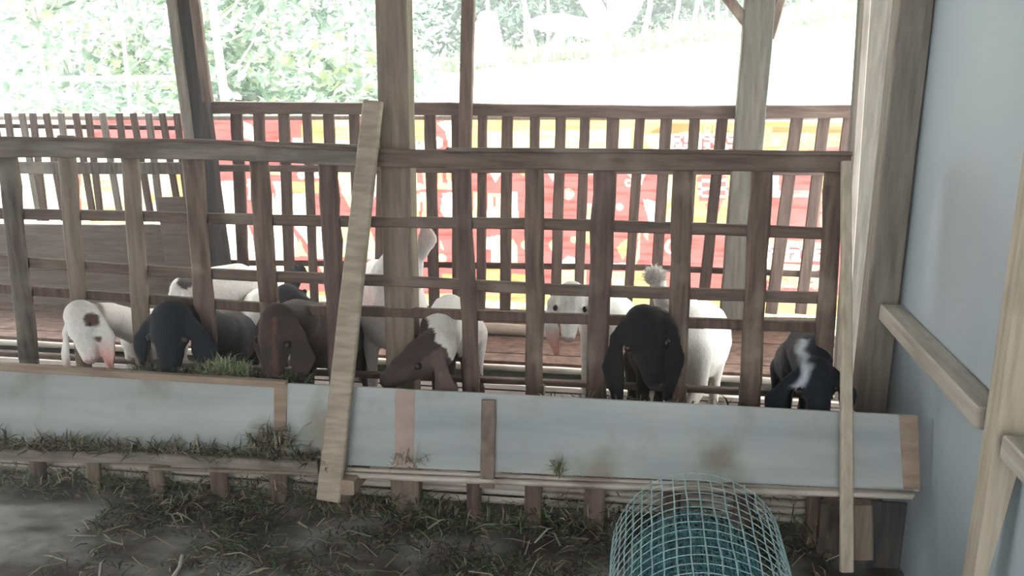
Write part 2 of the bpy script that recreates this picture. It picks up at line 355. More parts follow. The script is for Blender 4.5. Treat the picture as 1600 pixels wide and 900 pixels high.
for i, (zz, lb) in enumerate([(.030, 'topmost'), (.003, 'second'), (-.024, 'third'), (-.051, 'lowest')]):
    tag(obj('bamboo_pole', pole((-2.7, 2.685+.004*(i % 2), zz-.012), (.72, 2.685, zz+.012), .0115, .004*(-1)**i, 8, 10), 'bamboo', smooth=True),
        lb+' pale bamboo pole of the stack behind the picket feet below the trough', 'pole', 'bamboo poles stacked below the trough')
# props and boards under the right end of the trough
t = thing('trough_prop', 'short wooden block post under the right end of the trough', 'post', (at(1345, 840, 2.5).x, 2.5, ZG))
obj('shaft', beam(Vector((at(1300, 800, 2.56).x, 2.56, ZG)), at(1300, 785, 2.56), .07, .03), 'pick_dark', t)
obj('block', beam(at(1348, 870, 2.5), at(1346, 785, 2.5), .055, .04), 'pick_warm', t)
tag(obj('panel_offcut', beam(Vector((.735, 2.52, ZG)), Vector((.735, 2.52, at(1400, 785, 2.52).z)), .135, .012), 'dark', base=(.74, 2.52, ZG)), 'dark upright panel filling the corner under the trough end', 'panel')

# ------------------------------------------------------------------ back fence, right of the dark post
YK = 4.60
bf = thing('back_fence', 'dark slatted fence at the back of the pen in front of the red banner', 'fence', (-.8, YK, 0))
bp = [(370, 380, 17), (405, 415, 16), (444, 452, 16), (480, 489, 13), (514, 521, 16), (554, 560, 15), (598, 593, 14), (634, 638, 14), (672, 677, 17), (714, 715, 16), (754, 752, 14),
      (793, 790, 17), (836, 832, 15), (876, 870, 16), (914, 906, 15), (958, 947, 19), (1000, 985, 15), (1041, 1027, 17), (1085, 1070, 16), (1128, 1105, 17),
      (1178, 1150, 16), (1244, 1215, 19), (1287, 1260, 18), (1325, 1296, 16)]
for (xa, xb, wp) in bp:
    px_beam(xb+(xb-xa)*.35, 490, xa+(xa-xb)*.1, 170, YK, wp, .02, 'back', 'picket', bf, wob=.08)
rail([(322, 168), (700, 170), (1000, 175), (1335, 174)], YK-.03, .05, 18, 'backrail', bf)
rail([(322, 262), (1335, 268)], YK-.03, .03, 11, 'backrail', bf)
rail([(335, 410), (700, 414), (1000, 418), (1300, 430)], YK+.022, .02, 9, 'backrail', bf)
rail([(322, 493), (700, 496), (1290, 504)], YK-.03, .04, 12, 'backrail', bf)
px = None
tag(obj('bamboo_pole', pole(at(-60, 184, 4.76), at(1335, 183, 4.76), .014, 0, 8, 12), 'pale', smooth=True), 'long grey pole along the top of the banner', 'pole')
# left section
lf = thing('back_fence', 'low picket fence with pointed-up pickets over a plank wall at the back left', 'fence', (-2.5, YK, 0))
for i, xa in enumerate([-32, -10, 12, 34, 51, 72, 95, 118, 138, 160, 186, 208, 232, 253, 276]):
    px_beam(xa+20+9*(i % 2), 345, xa, 177, YK-.04, 10, .018, 'back' if i % 3 else 'postgrey', 'picket', lf, wob=.06)
rail([(-60, 196), (300, 200)], YK-.015, .02, 7, 'backrail', lf)
rail([(-60, 262), (100, 262), (290, 263)], YK-.07, .03, 19, 'pick_dark', lf)
for k, (ya, yb) in enumerate([(350, 388), (382, 424), (418, 460), (454, 496), (490, 540)]):
    rail([(-60, (ya+yb)/2-2), (318, (ya+yb)/2+2)], YK-.12-.012*(k % 2), .022, yb-ya, 'plank', lf, 'plank')
px_beam(296, 520, 268, 308, YK-.15, 42, .03, 'plank', 'end_board', lf)
tag(obj('log', pole(at(735, 513, 4.3), at(862, 520, 4.3), .03, .006, 10), 'log', smooth=True), 'rough grey log lying at the foot of the back fence', 'log')
tag(obj('metal_pipe', pole(at(-60, 124, 5.6), at(277, 122, 5.6), .018, 0, 10), 'metal', smooth=True), 'pale horizontal pipe outside, left of the dark post', 'pipe')

# ------------------------------------------------------------------ banner
YBN = 4.80
GL = {'a': ["01110", "00001", "01111", "10001", "10001", "10011", "01101"], 's': ["01111", "10000", "10000", "01110", "00001", "00001", "11110"],
      'e': ["01110", "10001", "10001", "11111", "10000", "10001", "01110"], 'y': ["10001", "10001", "10001", "01111", "00001", "10001", "01110"],
      'l': ["01100", "00100", "00100", "00100", "00100", "00100", "01110"], 'd': ["00001", "00001", "01101", "10011", "10001", "10011", "01101"],
      'B': ["11110", "10001", "10001", "11110", "10001", "10001", "11110"], 'L': ["10000", "10000", "10000", "10000", "10000", "10000", "11111"],
      'G': ["01111", "10000", "10000", "10011", "10001", "10001", "01111"], 'E': ["11111", "10000", "10000", "11110", "10000", "10000", "11111"],
      'R': ["11110", "10001", "10001", "11110", "10100", "10010", "10001"], 'M': ["10001", "11011", "10101", "10101", "10001", "10001", "10001"],
      '8': ["01110", "10001", "10001", "01110", "10001", "10001", "01110"], 'H': ["10001", "10001", "10001", "11111", "10001", "10001", "10001"]}
W0, W1, H0, H1, ST = -60, 1345, 186, 474, 1.6
cx = np.arange(W0, W1, ST); cy = np.arange(H0, H1, ST); GX, GY = np.meshgrid(cx, cy)
red = (.46, .12, .125); org = (.60, .37, .17); yel = (.68, .56, .30); whi = (.85, .82, .70); brn = (.30, .17, .09); drd = (.36, .08, .10)  # print colours paled to carry the washed-out glare
col = np.empty(GX.shape+(3,)); col[:] = red
def paint(mask, c): col[mask] = c
def poly(pts, c):
    m_ = np.zeros(GX.shape, bool); K = len(pts)
    for i in range(K):
        (xa, ya), (xb, yb) = pts[i], pts[(i+1) % K]
        if ya == yb: continue
        m_ ^= ((GY >= ya) != (GY >= yb)) & (GX < xa+(GY-ya)*(xb-xa)/(yb-ya))
    col[m_] = c
def rect(x0, y0, x1, y1, c): poly([(x0, y0), (x1, y0), (x1, y1), (x0, y1)], c)
def glyph(ch, x0, y0, x1, y1, c, slant=0):                  # letters seen from behind: mirrored
    g = GL[ch]; u = 1-(GX-x0+slant*(GY-y0))/(x1-x0); v = (GY-y0)/(y1-y0); ok = (u >= 0) & (u < 1) & (v >= 0) & (v < 1)
    arr = np.array([[int(q) for q in r] for r in g]); uu = np.clip((u*5).astype(int), 0, 4); vv = np.clip((v*7).astype(int), 0, 6)
    col[ok & (arr[vv, uu] == 1)] = c
def disc(x, y, r, c, r0=0): 
    d = np.hypot(GX-x, GY-y); paint((d < r) & (d >= r0), c)
poly([(735, 186), (1160, 186), (1160, 238), (1040, 240), (900, 236), (735, 246)], org); poly([(745, 205), (985, 200), (985, 232), (745, 240)], yel)
poly([(1000, 210), (1060, 206), (1150, 206), (1150, 240), (1025, 240)], yel); poly([(1165, 186), (1345, 186), (1345, 222), (1230, 238), (1165, 240)], org)
poly([(1040, 192), (1095, 192), (1095, 206), (1010, 208)], brn); rect(1205, 196, 1345, 208, brn); poly([(1205, 240), (1260, 205), (1262, 210), (1215, 240)], yel)
rect(1024, 210, 1150, 237, whi)
for ch, x0, x1 in (('l', 1026, 1034), ('s', 1052, 1066), ('y', 1066, 1082), ('a', 1096, 1113), ('s', 1114, 1132), ('e', 1135, 1152)): glyph(ch, x0, 213, x1, 235, drd)
glyph('M', 1096, 194, 1115, 209, brn); glyph('a', 1136, 194, 1149, 208, brn); disc(1212, 221, 6, whi, 3)
# left letters
poly([(470, 186), (560, 186), (560, 300), (500, 250), (470, 215)], org); poly([(520, 186), (555, 186), (560, 345), (535, 300), (520, 230)], yel)
poly([(378, 190), (398, 200), (398, 222), (378, 215)], whi); poly([(430, 222), (436, 214), (446, 228)], yel); rect(456, 216, 475, 228, whi)
rect(342, 282, 372, 470, whi); poly([(384, 280), (402, 280), (402, 304), (386, 312)], whi); poly([(384, 350), (400, 396), (400, 470), (384, 470)], whi)
rect(420, 264, 440, 273, yel); poly([(424, 284), (442, 284), (442, 320), (470, 400), (448, 400)], whi); poly([(422, 300), (444, 350), (444, 400), (422, 400)], whi)
disc(470, 272, 7, whi, 2); disc(496, 272, 6, whi, 2); rect(455, 282, 500, 300, org); poly([(455, 303), (482, 300), (482, 338), (455, 338)], whi)
rect(422, 350, 446, 470, whi); poly([(456, 350), (482, 384), (482, 350)], whi); poly([(460, 400), (466, 374), (480, 400)], yel); rect(470, 410, 482, 430, yel)
rect(493, 350, 508, 402, whi); poly([(493, 408), (508, 430), (508, 410)], yel); poly([(560, 260), (606, 280), (560, 340)], whi); rect(531, 350, 546, 400, yel)
rect(495, 454, 512, 470, org); rect(460, 454, 484, 460, yel)
poly([(575, 350), (600, 402), (575, 402)], yel); poly([(596, 250), (606, 300), (600, 350)], whi)
# middle
poly([(638, 186), (664, 186), (664, 222), (638, 226)], org); rect(628, 221, 664, 236, whi); glyph('l', 650, 221, 658, 236, (.12, .10, .12)); glyph('a', 636, 224, 648, 236, (.12, .10, .12))
poly([(682, 192), (706, 186), (712, 240), (700, 236), (694, 205)], whi); disc(682, 222, 8, whi)
for (xa, xb) in ((646, 666), (684, 702)):
    poly([(xa, 258), (xa+5, 258), (xa+5, 285), (xb-4, 288), (xb-8, 258), (xb-2, 258), (xb+3, 296), (xa-2, 296)], yel)
poly([(646, 302), (668, 300), (668, 345), (660, 345), (660, 315), (654, 315), (654, 345), (646, 345)], yel); poly([(690, 302), (708, 300), (708, 345), (700, 345), (686, 330)], whi)
poly([(758, 262), (786, 262), (772, 284)], whi); rect(760, 302, 786, 345, yel); rect(768, 306, 773, 322, red); glyph('H', 760, 318, 800, 352, whi)
rect(738, 300, 748, 350, yel); rect(797, 300, 808, 345, whi); poly([(805, 262), (822, 262), (818, 276)], org); poly([(852, 264), (868, 264), (864, 282)], whi)
disc(888, 302, 5, whi); disc(888, 302, 9, (.85, .4, .35), 7)
poly([(640, 370), (664, 374), (664, 400), (640, 398)], yel); poly([(686, 372), (692, 390), (686, 388)], yel); disc(688, 403, 7, yel)
poly([(758, 372), (784, 366), (784, 412), (766, 412), (766, 390), (758, 390)], whi); poly([(798, 372), (806, 384), (806, 412), (798, 412)], yel); disc(820, 382, 7, yel)
rect(690, 428, 706, 436, org); rect(755, 420, 784, 440, org); rect(798, 428, 850, 440, org); rect(870, 420, 916, 442, yel)
disc(868, 382, 10, yel); disc(896, 372, 5, yel); poly([(874, 412), (888, 398), (904, 402), (904, 412)], whi); disc(922, 370, 10, org)
rect(916, 258, 932, 272, yel); rect(916, 316, 930, 345, yel)
# right
poly([(970, 262), (988, 262), (988, 280)], whi); disc(981, 285, 6, (.9, .5, .4), 3); disc(968, 322, 6, (.85, .3, .3)); poly([(1002, 262), (1012, 262), (1000, 290)], whi)
poly([(1004, 310), (1026, 316), (1026, 350), (1014, 350)], whi); poly([(1040, 258), (1052, 258), (1050, 352), (1036, 352)], yel); disc(1055, 330, 16, org, 12)
poly([(962, 386), (980, 372), (982, 392), (972, 404)], org); poly([(952, 412), (985, 408), (985, 416), (955, 418)], whi); poly([(998, 402), (1000, 350), (990, 420)], yel)
poly([(1004, 360), (1014, 358), (1010, 376)], yel); disc(1050, 385, 12, whi, 7); rect(955, 424, 984, 446, yel); rect(990, 424, 1040, 446, org)
poly([(1082, 266), (1140, 262), (1146, 352), (1082, 352)], org); poly([(1088, 276), (1112, 268), (1135, 274), (1140, 304), (1126, 316), (1092, 314)], red)
glyph('B', 1092, 280, 1114, 309, whi); glyph('8', 1120, 280, 1138, 309, whi); poly([(1100, 318), (1130, 312), (1118, 345)], red)
rect(1205, 264, 1222, 306, whi); poly([(1216, 264), (1222, 264), (1222, 296), (1216, 298)], red); rect(1238, 296, 1270, 306, (.5, .3, .3))
poly([(1284, 266), (1292, 266), (1290, 352), (1280, 352)], yel)
poly([(1196, 372), (1300, 378), (1300, 450), (1192, 446)], yel); rect(1196, 383, 1300, 406, whi)
for ch, x0, x1 in (('R', 1200, 1214), ('G', 1232, 1252), ('E', 1272, 1288)): glyph(ch, x0, 385, x1, 405, drd)
poly([(1210, 408), (1300, 406), (1300, 414), (1210, 410)], drd); disc(1278, 424, 6, drd)
for i, ch in enumerate('aesedasE'): glyph(ch, 1196+i*13, 434, 1205+i*13, 450, drd)
rect(560, 458, 1345, 474, org); rect(640, 464, 1345, 470, (.55, .30, .15))
# far left of the banner: red running out to white, patches for other posters and outdoor things
m_ = (GX < 300) & (GY > 232); col[m_] = (.80, .80, .76)
fade = np.clip((GX-60)/90, 0, 1)[..., None]; low = (GX < 300) & (GY <= 232); col[low] = (col*fade+np.array(whi)*(1-fade))[low]
rect(118, 262, 140, 345, red); poly([(122, 268), (210, 262), (214, 350), (126, 350)], yel); rect(178, 262, 196, 312, (.75, .76, .75)); rect(218, 262, 245, 350, (.35, .33, .32))
rect(246, 266, 262, 310, (.85, .45, .35)); rect(268, 262, 300, 320, org); poly([(50, 262), (80, 262), (80, 300), (50, 304)], (.55, .55, .53)); rect(232, 300, 244, 316, org)
P0 = at(W0, H0, YBN)
xs_ = [at(x, 330, YBN).x for x in cx]; zs_ = [at(800, y, YBN).z for y in cy]
verts = []
cc = []
for j, z in enumerate(zs_):
    for i, x in enumerate(xs_):
        px_, py_ = proj(x, YBN, z)
        jj = min(max(int((py_-H0)/ST), 0), len(cy)-1); ii = min(max(int((px_-W0)/ST), 0), len(cx)-1)
        verts.append((x, YBN+.02*math.sin(x*5)+.012*mnoise.noise(Vector((x*4, 0, z*9))), z)); cc.append(col[jj, ii])
nx = len(xs_)
faces = [(j*nx+i, j*nx+i+1, (j+1)*nx+i+1, (j+1)*nx+i) for j in range(len(zs_)-1) for i in range(nx-1)]
bn = obj('banner', (verts, faces), 'banner', smooth=True); tint(bn, np.array(cc))
tag(bn, 'red and orange printed advertising banner seen from behind, hung outside the back fence', 'banner')

# ------------------------------------------------------------------ wire mesh roll
XR = at(1094, 716, 2.17).x
rr = thing('wire_mesh_roll', 'roll of teal welded wire mesh lying on the floor before the trough', 'wire roll', (XR, 1.6, ZG))
y_near, y_far, sp = 1.1, 2.17, .024
def spiral(th):                                   # th in turns, 0 = outer end
    r = .222-.012*th if th < 1.0 else .170-.0075*(th-1)
    if .8 < th < 1.15: k = (th-.8)/.35; r = (.222-.012*th)*(1-k)+.170*k
    a = th*2*math.pi-1.0; return (XR+.006*math.sin(3*a)+r*math.cos(a)-.01*min(th, 1), .004+ZG+r*1.0+r*math.sin(a))
def wires(t0, t1, name, mat, rad, hsp, lsp):
    bm = bmesh.new(); n = int((t1-t0)*56); ths = [t0+(t1-t0)*i/n for i in range(n+1)]
    y = y_far
    while y > y_near:
        tube([(spiral(q)[0], y+.004*math.sin(q*9), spiral(q)[1]) for q in ths], rad*.5, 3, bm, False); y -= hsp
    L = 0; last = spiral(t0); q = t0
    while q < t1:
        c = spiral(q)
        L += math.hypot(c[0]-last[0], c[1]-last[1]); last = c
        if L >= lsp:
            L = 0; f = y_far+.003+random.uniform(0, .012)
            tube([(c[0]+.0015*math.sin(y*40+q*50), y, c[1]+.0015*math.cos(y*33+q*31)) for y in np.linspace(y_near, f, 14)], rad*1.25, 3, bm, False)
        q += .002
    return obj(name, bm, mat, rr)
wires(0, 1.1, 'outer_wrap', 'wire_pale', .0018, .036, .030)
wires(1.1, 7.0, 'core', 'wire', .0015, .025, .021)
t = obj('wire_mesh_piece', (lambda bm: ([tube([(.60+.2*f, .9+.6*s_+.02*math.sin(6*f), .0+.30*f*f-.07+.02*s_) for f in np.linspace(0, 1, 10)], .0011, 3, bm, False) for s_ in np.linspace(0, 1, 9)],
    [tube([(.60+.2*f, .9+.6*s_, .0+.30*f*f-.07+.02*s_) for s_ in np.linspace(0, 1, 8)], .0011, 3, bm, False) for f in np.linspace(0, 1, 9)], bm)[2])(bmesh.new()), 'wire')
tag(t, 'loose piece of wire netting lying against the side wall at the lower right', 'wire netting')

def blades(name, gen, n, lo, hi, pal, label=None, cat='grass', parent=None, wd=.0016, up=.28, mat='grass'):
    vs, fs, cs = [], [], []
    for _ in range(n):
        p = gen(); 
        if p is None: continue
        p = Vector(p); L = random.uniform(lo, hi); a = random.uniform(0, 2*math.pi)
        el = abs(random.gauss(0, up)); d = Vector((math.cos(a)*math.cos(el), math.sin(a)*math.cos(el), math.sin(el))); s = Vector((-math.sin(a), math.cos(a), random.uniform(-.6, .6)))*wd*random.uniform(.6, 1.6)
        b = len(vs); mid = p+d*L*.55+Vector((0, 0, .15*L*random.random())); e = p+d*L+Vector((random.uniform(-.2, .2), random.uniform(-.2, .2), -.25*random.random()))*L
        if e.z < p.z: e.z = p.z+.001
        vs += [p-s, p+s, mid+s, mid-s, e]; fs += [(b, b+1, b+2, b+3), (b+3, b+2, b+4)]; c = random.choice(pal); k = random.uniform(.7, 1.2); cs += [[q*k for q in c]]*5
    o = obj(name, (vs, fs), mat, parent); tint(o, np.array(cs)); o['kind'] = 'stuff'
    if label: tag(o, label, cat, kind='stuff')
    return o
# ------------------------------------------------------------------ goats
def capsule(bm, a, b, ra, rb, flat=None, k=1.0, n=14):
    a, b = Vector(a), Vector(b); d = (b-a); L = d.length; d = d.normalized() if L > 1e-6 else Vector((0, 0, 1))
    u = Vector(flat) if flat else d.orthogonal(); u = (u-d*u.dot(d)); u = u.normalized() if u.length > 1e-5 else d.orthogonal().normalized(); v = d.cross(u)
    prof = []
    for i in range(6): q = math.pi/2*i/5; prof.append((-ra*math.cos(q)*.999, max(ra*math.sin(q), 1e-4)))
    for i in range(1, 5): prof.append((L*i/5, ra+(rb-ra)*i/5))
    for i in range(6): q = math.pi/2*i/5; prof.append((L+rb*math.sin(q), max(rb*math.cos(q), 1e-4)))
    rings = [[bm.verts.new(a+d*x+(u*(math.cos(2*math.pi*j/n)*k)+v*math.sin(2*math.pi*j/n))*r) for j in range(n)] for x, r in prof]
    for p, q in zip(rings, rings[1:]):
        for j in range(n): bm.faces.new((p[j], p[(j+1) % n], q[(j+1) % n], q[j]))
    bm.faces.new(rings[0][::-1]); bm.faces.new(rings[-1])
WH, BK, BR, PK = (.80, .77, .74), (.010, .012, .019), (.13, .075, .06), (.86, .38, .33)
def goat(label, P, Nz, crown, S, H, colour, r=.12, hs=1.0, ears=((0, 0, -1), (0, 0, -1)), el=.15, tail='down', group=None, vox=.0075, neck=.055, zf=ZP, eye=1.0):
    P, Nz, S, H, crown = map(Vector, (P, Nz, S, H, crown)); bm = bmesh.new()
    d = (Nz-P).normalized(); crown = (crown-d*crown.dot(d)).normalized(); side = d.cross(crown).normalized(); HL = (Nz-P).length
    Z = Vector((0, 0, 1)); ax = (S-H).normalized(); lat = ax.cross(Z).normalized()
    # trunk: deep chest, belly, rump
    capsule(bm, H, (S+H)/2-Z*r*.12, r*.92, r*1.0, lat, .82); capsule(bm, (S+H)/2-Z*r*.12, S-Z*r*.05, r*1.0, r*1.02, lat, .80)
    capsule(bm, H+Z*r*.35, S+Z*r*.35, r*.62, r*.62, lat, .7)
    capsule(bm, S-Z*r*.3+ax*r*.3, S+ax*r*.5+Z*r*.2, r*.62, r*.5, lat, .8)
    # neck
    nb = S+ax*r*.55+Z*r*.25; nm = (nb+P)/2+Z*.015
    capsule(bm, nb, nm, neck*1.35, neck*1.1, lat, .8); capsule(bm, nm, P-crown*.012*hs, neck*1.1, neck*.9)
    # head: skull, cheeks, roman nose, muzzle, jaw
    capsule(bm, P, P+d*HL*.25, .050*hs, .047*hs, side, .98); capsule(bm, P+d*HL*.25, P+d*HL*.62+crown*.006*hs, .046*hs, .032*hs, side, .85)
    capsule(bm, P+d*HL*.6, Nz-d*.02*hs, .034*hs, .026*hs, side, .95); capsule(bm, P+d*HL*.35-crown*.026*hs, Nz-d*.035*hs-crown*.014*hs, .026*hs, .017*hs)
    for s in (-1, 1): capsule(bm, P+d*HL*.30+side*s*.034*hs+crown*.012*hs, P+d*HL*.36+side*s*.034*hs+crown*.010*hs, .016*hs, .014*hs)
    # ears
    eroots = []; etips = []
    for s, e in zip((-1, 1), ears):
        if e is None: continue
        e = Vector(e).normalized(); rt = P+side*s*.045*hs-d*.002+crown*.004; out = rt+side*s*.022*hs+e*.03*hs
        fl = crown+side*s*.5
        L = el*hs; capsule(bm, rt, out, .018*hs, .020*hs, fl, .6); mid = out+e*L*.45+side*s*.012; tip = out+e*L
        capsule(bm, out, mid, .020*hs, .034*hs, fl, .30); capsule(bm, mid, tip, .034*hs, .017*hs, fl, .32); eroots.append(out); etips.append(tip)
    # legs
    for c, s, hind in ((S-ax*r*.1, -1, 0), (S-ax*r*.1, 1, 0), (H-ax*r*.25, -1, 1), (H-ax*r*.25, 1, 1)):
        top = c+lat*s*r*.5-Z*r*.25; ft = Vector((top.x, top.y, zf+.02)); Lg = top.z-ft.z
        if hind:
            kn = top+ax*r*.35-Z*Lg*.38; hk = top-ax*r*.5-Z*Lg*.64; ft = ft-ax*r*.25
            capsule(bm, top, kn, r*.48, r*.27, lat, .75); capsule(bm, kn, hk, r*.26, .020, lat, .8); capsule(bm, hk, ft, .021, .017)
        else:
            kn = top-Z*Lg*.52+ax*.01; capsule(bm, top, kn, r*.36, .024, lat, .8); capsule(bm, kn, ft, .022, .017)
        capsule(bm, ft+ax*.012, ft+ax*.02+Z*-.002, .021, .019)
    # tail
    tr_ = H-ax*r*.85+Z*r*.45
    if tail == 'up':
        tip_ = at(1023, 434, H.y-.02); tr_ = tip_.lerp(H, .62); capsule(bm, tr_, tip_, .045, .026)
    else: capsule(bm, tr_, tr_-Z*.05-ax*.03, .022, .014)
    bmesh.ops.recalc_face_normals(bm, faces=bm.faces)
    me = bpy.data.meshes.new('tmp'); bm.to_mesh(me); bm.free(); o = bpy.data.objects.new('tmp', me); C.objects.link(o)
    mr = o.modifiers.new('r', 'REMESH'); mr.mode = 'VOXEL'; mr.voxel_size = vox
    sm = o.modifiers.new('s', 'SMOOTH'); sm.iterations = 4; sm.factor = .5
    dg = bpy.context.evaluated_depsgraph_get(); me2 = bpy.data.meshes.new_from_object(o.evaluated_get(dg)); bpy.data.objects.remove(o)
    root = thing('goat', label, 'goat', ((S.x+H.x)/2, (S.y+H.y)/2, zf), group)
    n = len(me2.vertices); co = np.empty(n*3, np.float32); me2.vertices.foreach_get('co', co); co = co.reshape(-1, 3)
    cols = np.array([colour(Vector(c), P, d, side, crown, HL, ax, S, H, r, etips) for c in co])
    me2.materials.clear(); me2.materials.append(M['coat']); me2.transform(Matrix.Translation(-root.location))
    for p_ in me2.polygons: p_.use_smooth = True
    body = bpy.data.objects.new('body', me2); C.objects.link(body); body.parent = root; tint(body, cols)
    for s in (-1, 1):
        e = bmesh.new(); bmesh.ops.create_icosphere(e, subdivisions=2, radius=.0105*hs*eye, matrix=Matrix.Translation(P+d*HL*.33+side*s*.046*hs+crown*.015*hs)); obj('eye', e, 'eye', root, True)
    if tail == 'up':
        def tg():
            q = Vector((random.gauss(0, 1), random.gauss(0, 1), random.gauss(0, 1))).normalized(); return tip_+Vector((q.x*.036, q.y*.028, q.z*.030))
        blades('tail_tuft', tg, 1500, .012, .03, [(.82, .79, .76), (.7, .66, .62)], parent=root, wd=.0009, up=.9)
    return root
def mixc(a, b, f): f = max(0, min(1, f)); return tuple(x*(1-f)+y*f for x, y in zip(a, b))
def nz3(c, s): return mnoise.noise(c*s)
def plain(c0, spots=(), dirty=.0, pink_ears=0, nose=(.35, .25, .22)):
    def f(c, P, d, side, crown, HL, ax, S, H, r, tips):
        col = c0; q = (c-P)
        for (pos, rad, cs) in spots:
            v = pos-Vector((0, 0, CZ)); v.normalize(); u = c-Vector((0, 0, CZ)); k = (u-v*u.dot(v)).length+nz3(c, 60)*.006
            if k < rad and (c-pos).length < rad+.06: col = mixc(col, cs, (rad-k)/.004)
        if dirty: col = mixc(col, (.42, .34, .24), dirty*max(0, (.35-c.z)/.3)+dirty*.4*max(0, nz3(c, 9)))
        if pink_ears:
            for t_ in tips: col = mixc(col, PK, pink_ears*max(0, min(1, 1.6-1.6*(c-t_).length/.105)))
        if nose and (c-(P+d*HL)).length < .022: col = mixc(col, nose, .7)
        return col
    return f
Wd = at
# 1 white with brown spots
spots = [(Wd(143, 500, 2.47), .026, (.11, .06, .05)), (Wd(154, 529, 2.455), .012, (.10, .06, .05))]
goat('white goat at far left with lop ears and brown spots on its face', Wd(126, 493, 2.52), Wd(143, 566, 2.45), (-.25, -1, .15), Wd(222, 520, 2.92), Wd(262, 515, 3.22),
     plain(WH, spots, .25, .8), r=.095, ears=((.20, -.05, -1), (-.06, 0, -1)), el=.165, hs=1.06, neck=.048, eye=.6)
# 2 black
goat('black goat feeding head down beside the spotted white goat', Wd(268, 500, 2.51), Wd(266, 585, 2.47), (-.1, -1, .1), Wd(350, 530, 2.84), Wd(372, 526, 3.06),
     plain(BK, nose=(.05, .05, .05)), r=.10, hs=1.32, ears=((.12, 0, -1), (-.2, 0, -1)), el=.09, neck=.055)
# 3 white standing behind
goat('white goat standing behind the black goat, its back above the rail', Wd(282, 462, 3.42), Wd(262, 510, 3.34), (-1, -.2, .5), Wd(318, 462, 3.52), Wd(372, 452, 3.66),
     plain(WH, [(Wd(290, 440, 3.42), .035, (.10, .09, .09))], .1), r=.125, ears=((.1, 0, -1), (-.1, 0, -1)), el=.12)
# 4 white body, black head
def bw(c, P, d, side, crown, HL, ax, S, H, r, tips):
    return (.03, .03, .034) if (c-P).dot(Vector((1, -.3, -.2))) > -.06+nz3(c, 20)*.02 else WH
goat('goat with pale back and black head turned right, behind the feeding brown goat', Wd(448, 462, 3.22), Wd(496, 486, 3.14), (.3, -.6, 1), Wd(418, 486, 3.34), Wd(404, 484, 3.6),
     bw, r=.10, ears=((-.1, 0, 1), (.5, 0, -.6)), el=.05, neck=.045)
# 5 brown head
def brn_f(c, P, d, side, crown, HL, ax, S, H, r, tips):
    q = c-P; f = abs(q.dot(side))
    if q.dot(d) > -.02 and q.length < .2 and .022 < f < .034 and q.dot(crown) > .0: return (.12, .065, .052)
    return mixc((.075, .048, .042), (.035, .03, .03), .5+nz3(c, 12))
goat('dark brown goat with head bowed over the trough rim left of the leaning board', Wd(436, 504, 2.52), Wd(424, 598, 2.47), (-.35, -1, .1), Wd(500, 524, 2.82), Wd(540, 520, 3.12),
     brn_f, r=.11, hs=1.25, ears=((-.05, 0, -1), (.1, 0, -1)), el=.12, neck=.068)
# 6 big white centre
goat('large white goat with one ear raised, standing behind the middle post', Wd(626, 412, 3.02), Wd(618, 492, 2.92), (0, -1, .3), Wd(612, 476, 3.14), Wd(588, 462, 3.55),
     plain((.80, .76, .75), (), .15, .35), r=.165, hs=1.15, ears=((.10, .1, 1), (-.15, .05, -1)), el=.095, neck=.09)
# 7 brown-faced white
def face8(c, P, d, side, crown, HL, ax, S, H, r, tips):
    q = c-P; a_ = q.dot(d)
    if a_ > -.028+nz3(c, 25)*.02:
        if q.dot(crown) > .026 and a_ < HL*.7: return (.05, .035, .035)
        return mixc((.14, .095, .09), (.05, .038, .038), a_/HL+.1)
    return WH
goat('white goat with brown face reaching down-left beside the middle post', Wd(678, 545, 2.53), Wd(598, 600, 2.48), (-.6, -.5, .8), Wd(706, 512, 2.82), Wd(724, 512, 3.12),
     face8, r=.105, hs=1.25, ears=((.15, 0, -1), (.2, 0, -1)), el=.10, neck=.066)
# 8 frontal white head
goat('white goat facing forward with pink lop ears, seen between two pickets', Wd(893, 462, 3.0), Wd(888, 532, 2.90), (0, -1, .25), Wd(940, 500, 3.26), Wd(965, 498, 3.6),
     plain(WH, (), .1, .9), r=.11, hs=1.08, ears=((.12, 0, -1), (.1, 0, -1)), el=.17, neck=.05)
# 9 black right
goat('black long-eared goat feeding head down in front of the white goat', Wd(1006, 506, 2.51), Wd(1022, 604, 2.47), (0, -1, .1), Wd(1030, 545, 2.78), Wd(1012, 550, 2.96),
     plain((.012, .012, .014), nose=(.05, .05, .05)), r=.095, hs=1.2, ears=((.0, 0, -1), (.05, 0, -1)), el=.17, neck=.062)
# 10 white rump
goat('white goat with fluffy raised tail standing behind the black long-eared goat', Wd(1095, 525, 3.74), Wd(1090, 590, 3.8), (0, 1, .2), Wd(1090, 528, 3.38), Wd(1060, 530, 3.14),
     plain(WH, (), .6, 0), r=.16, ears=((.1, 0, -1), (-.1, 0, -1)), el=.10, tail='up')
# 11 black and white right
def bw12(c, P, d, side, crown, HL, ax, S, H, r, tips):
    px_, py_ = proj(*c); x0 = 1258+6*math.sin(py_*.09)-(py_-540)*.12
    n_ = nz3(c, 30)*7
    if 530 < py_ < 606 and c.y < S.y+.05: return mixc((.50, .53, .58), BK, (abs(px_-x0+n_)-3)/9)
    return BK
goat('small black goat with a white blaze in the right corner of the pen', Wd(1272, 585, 2.52), Wd(1284, 660, 2.46), (.1, -1, .1), Wd(1256, 556, 2.82), Wd(1240, 566, 3.0),
     bw12, r=.088, hs=1.1, ears=((.2, 0, -1), (-.25, 0, -1)), el=.10, neck=.06)

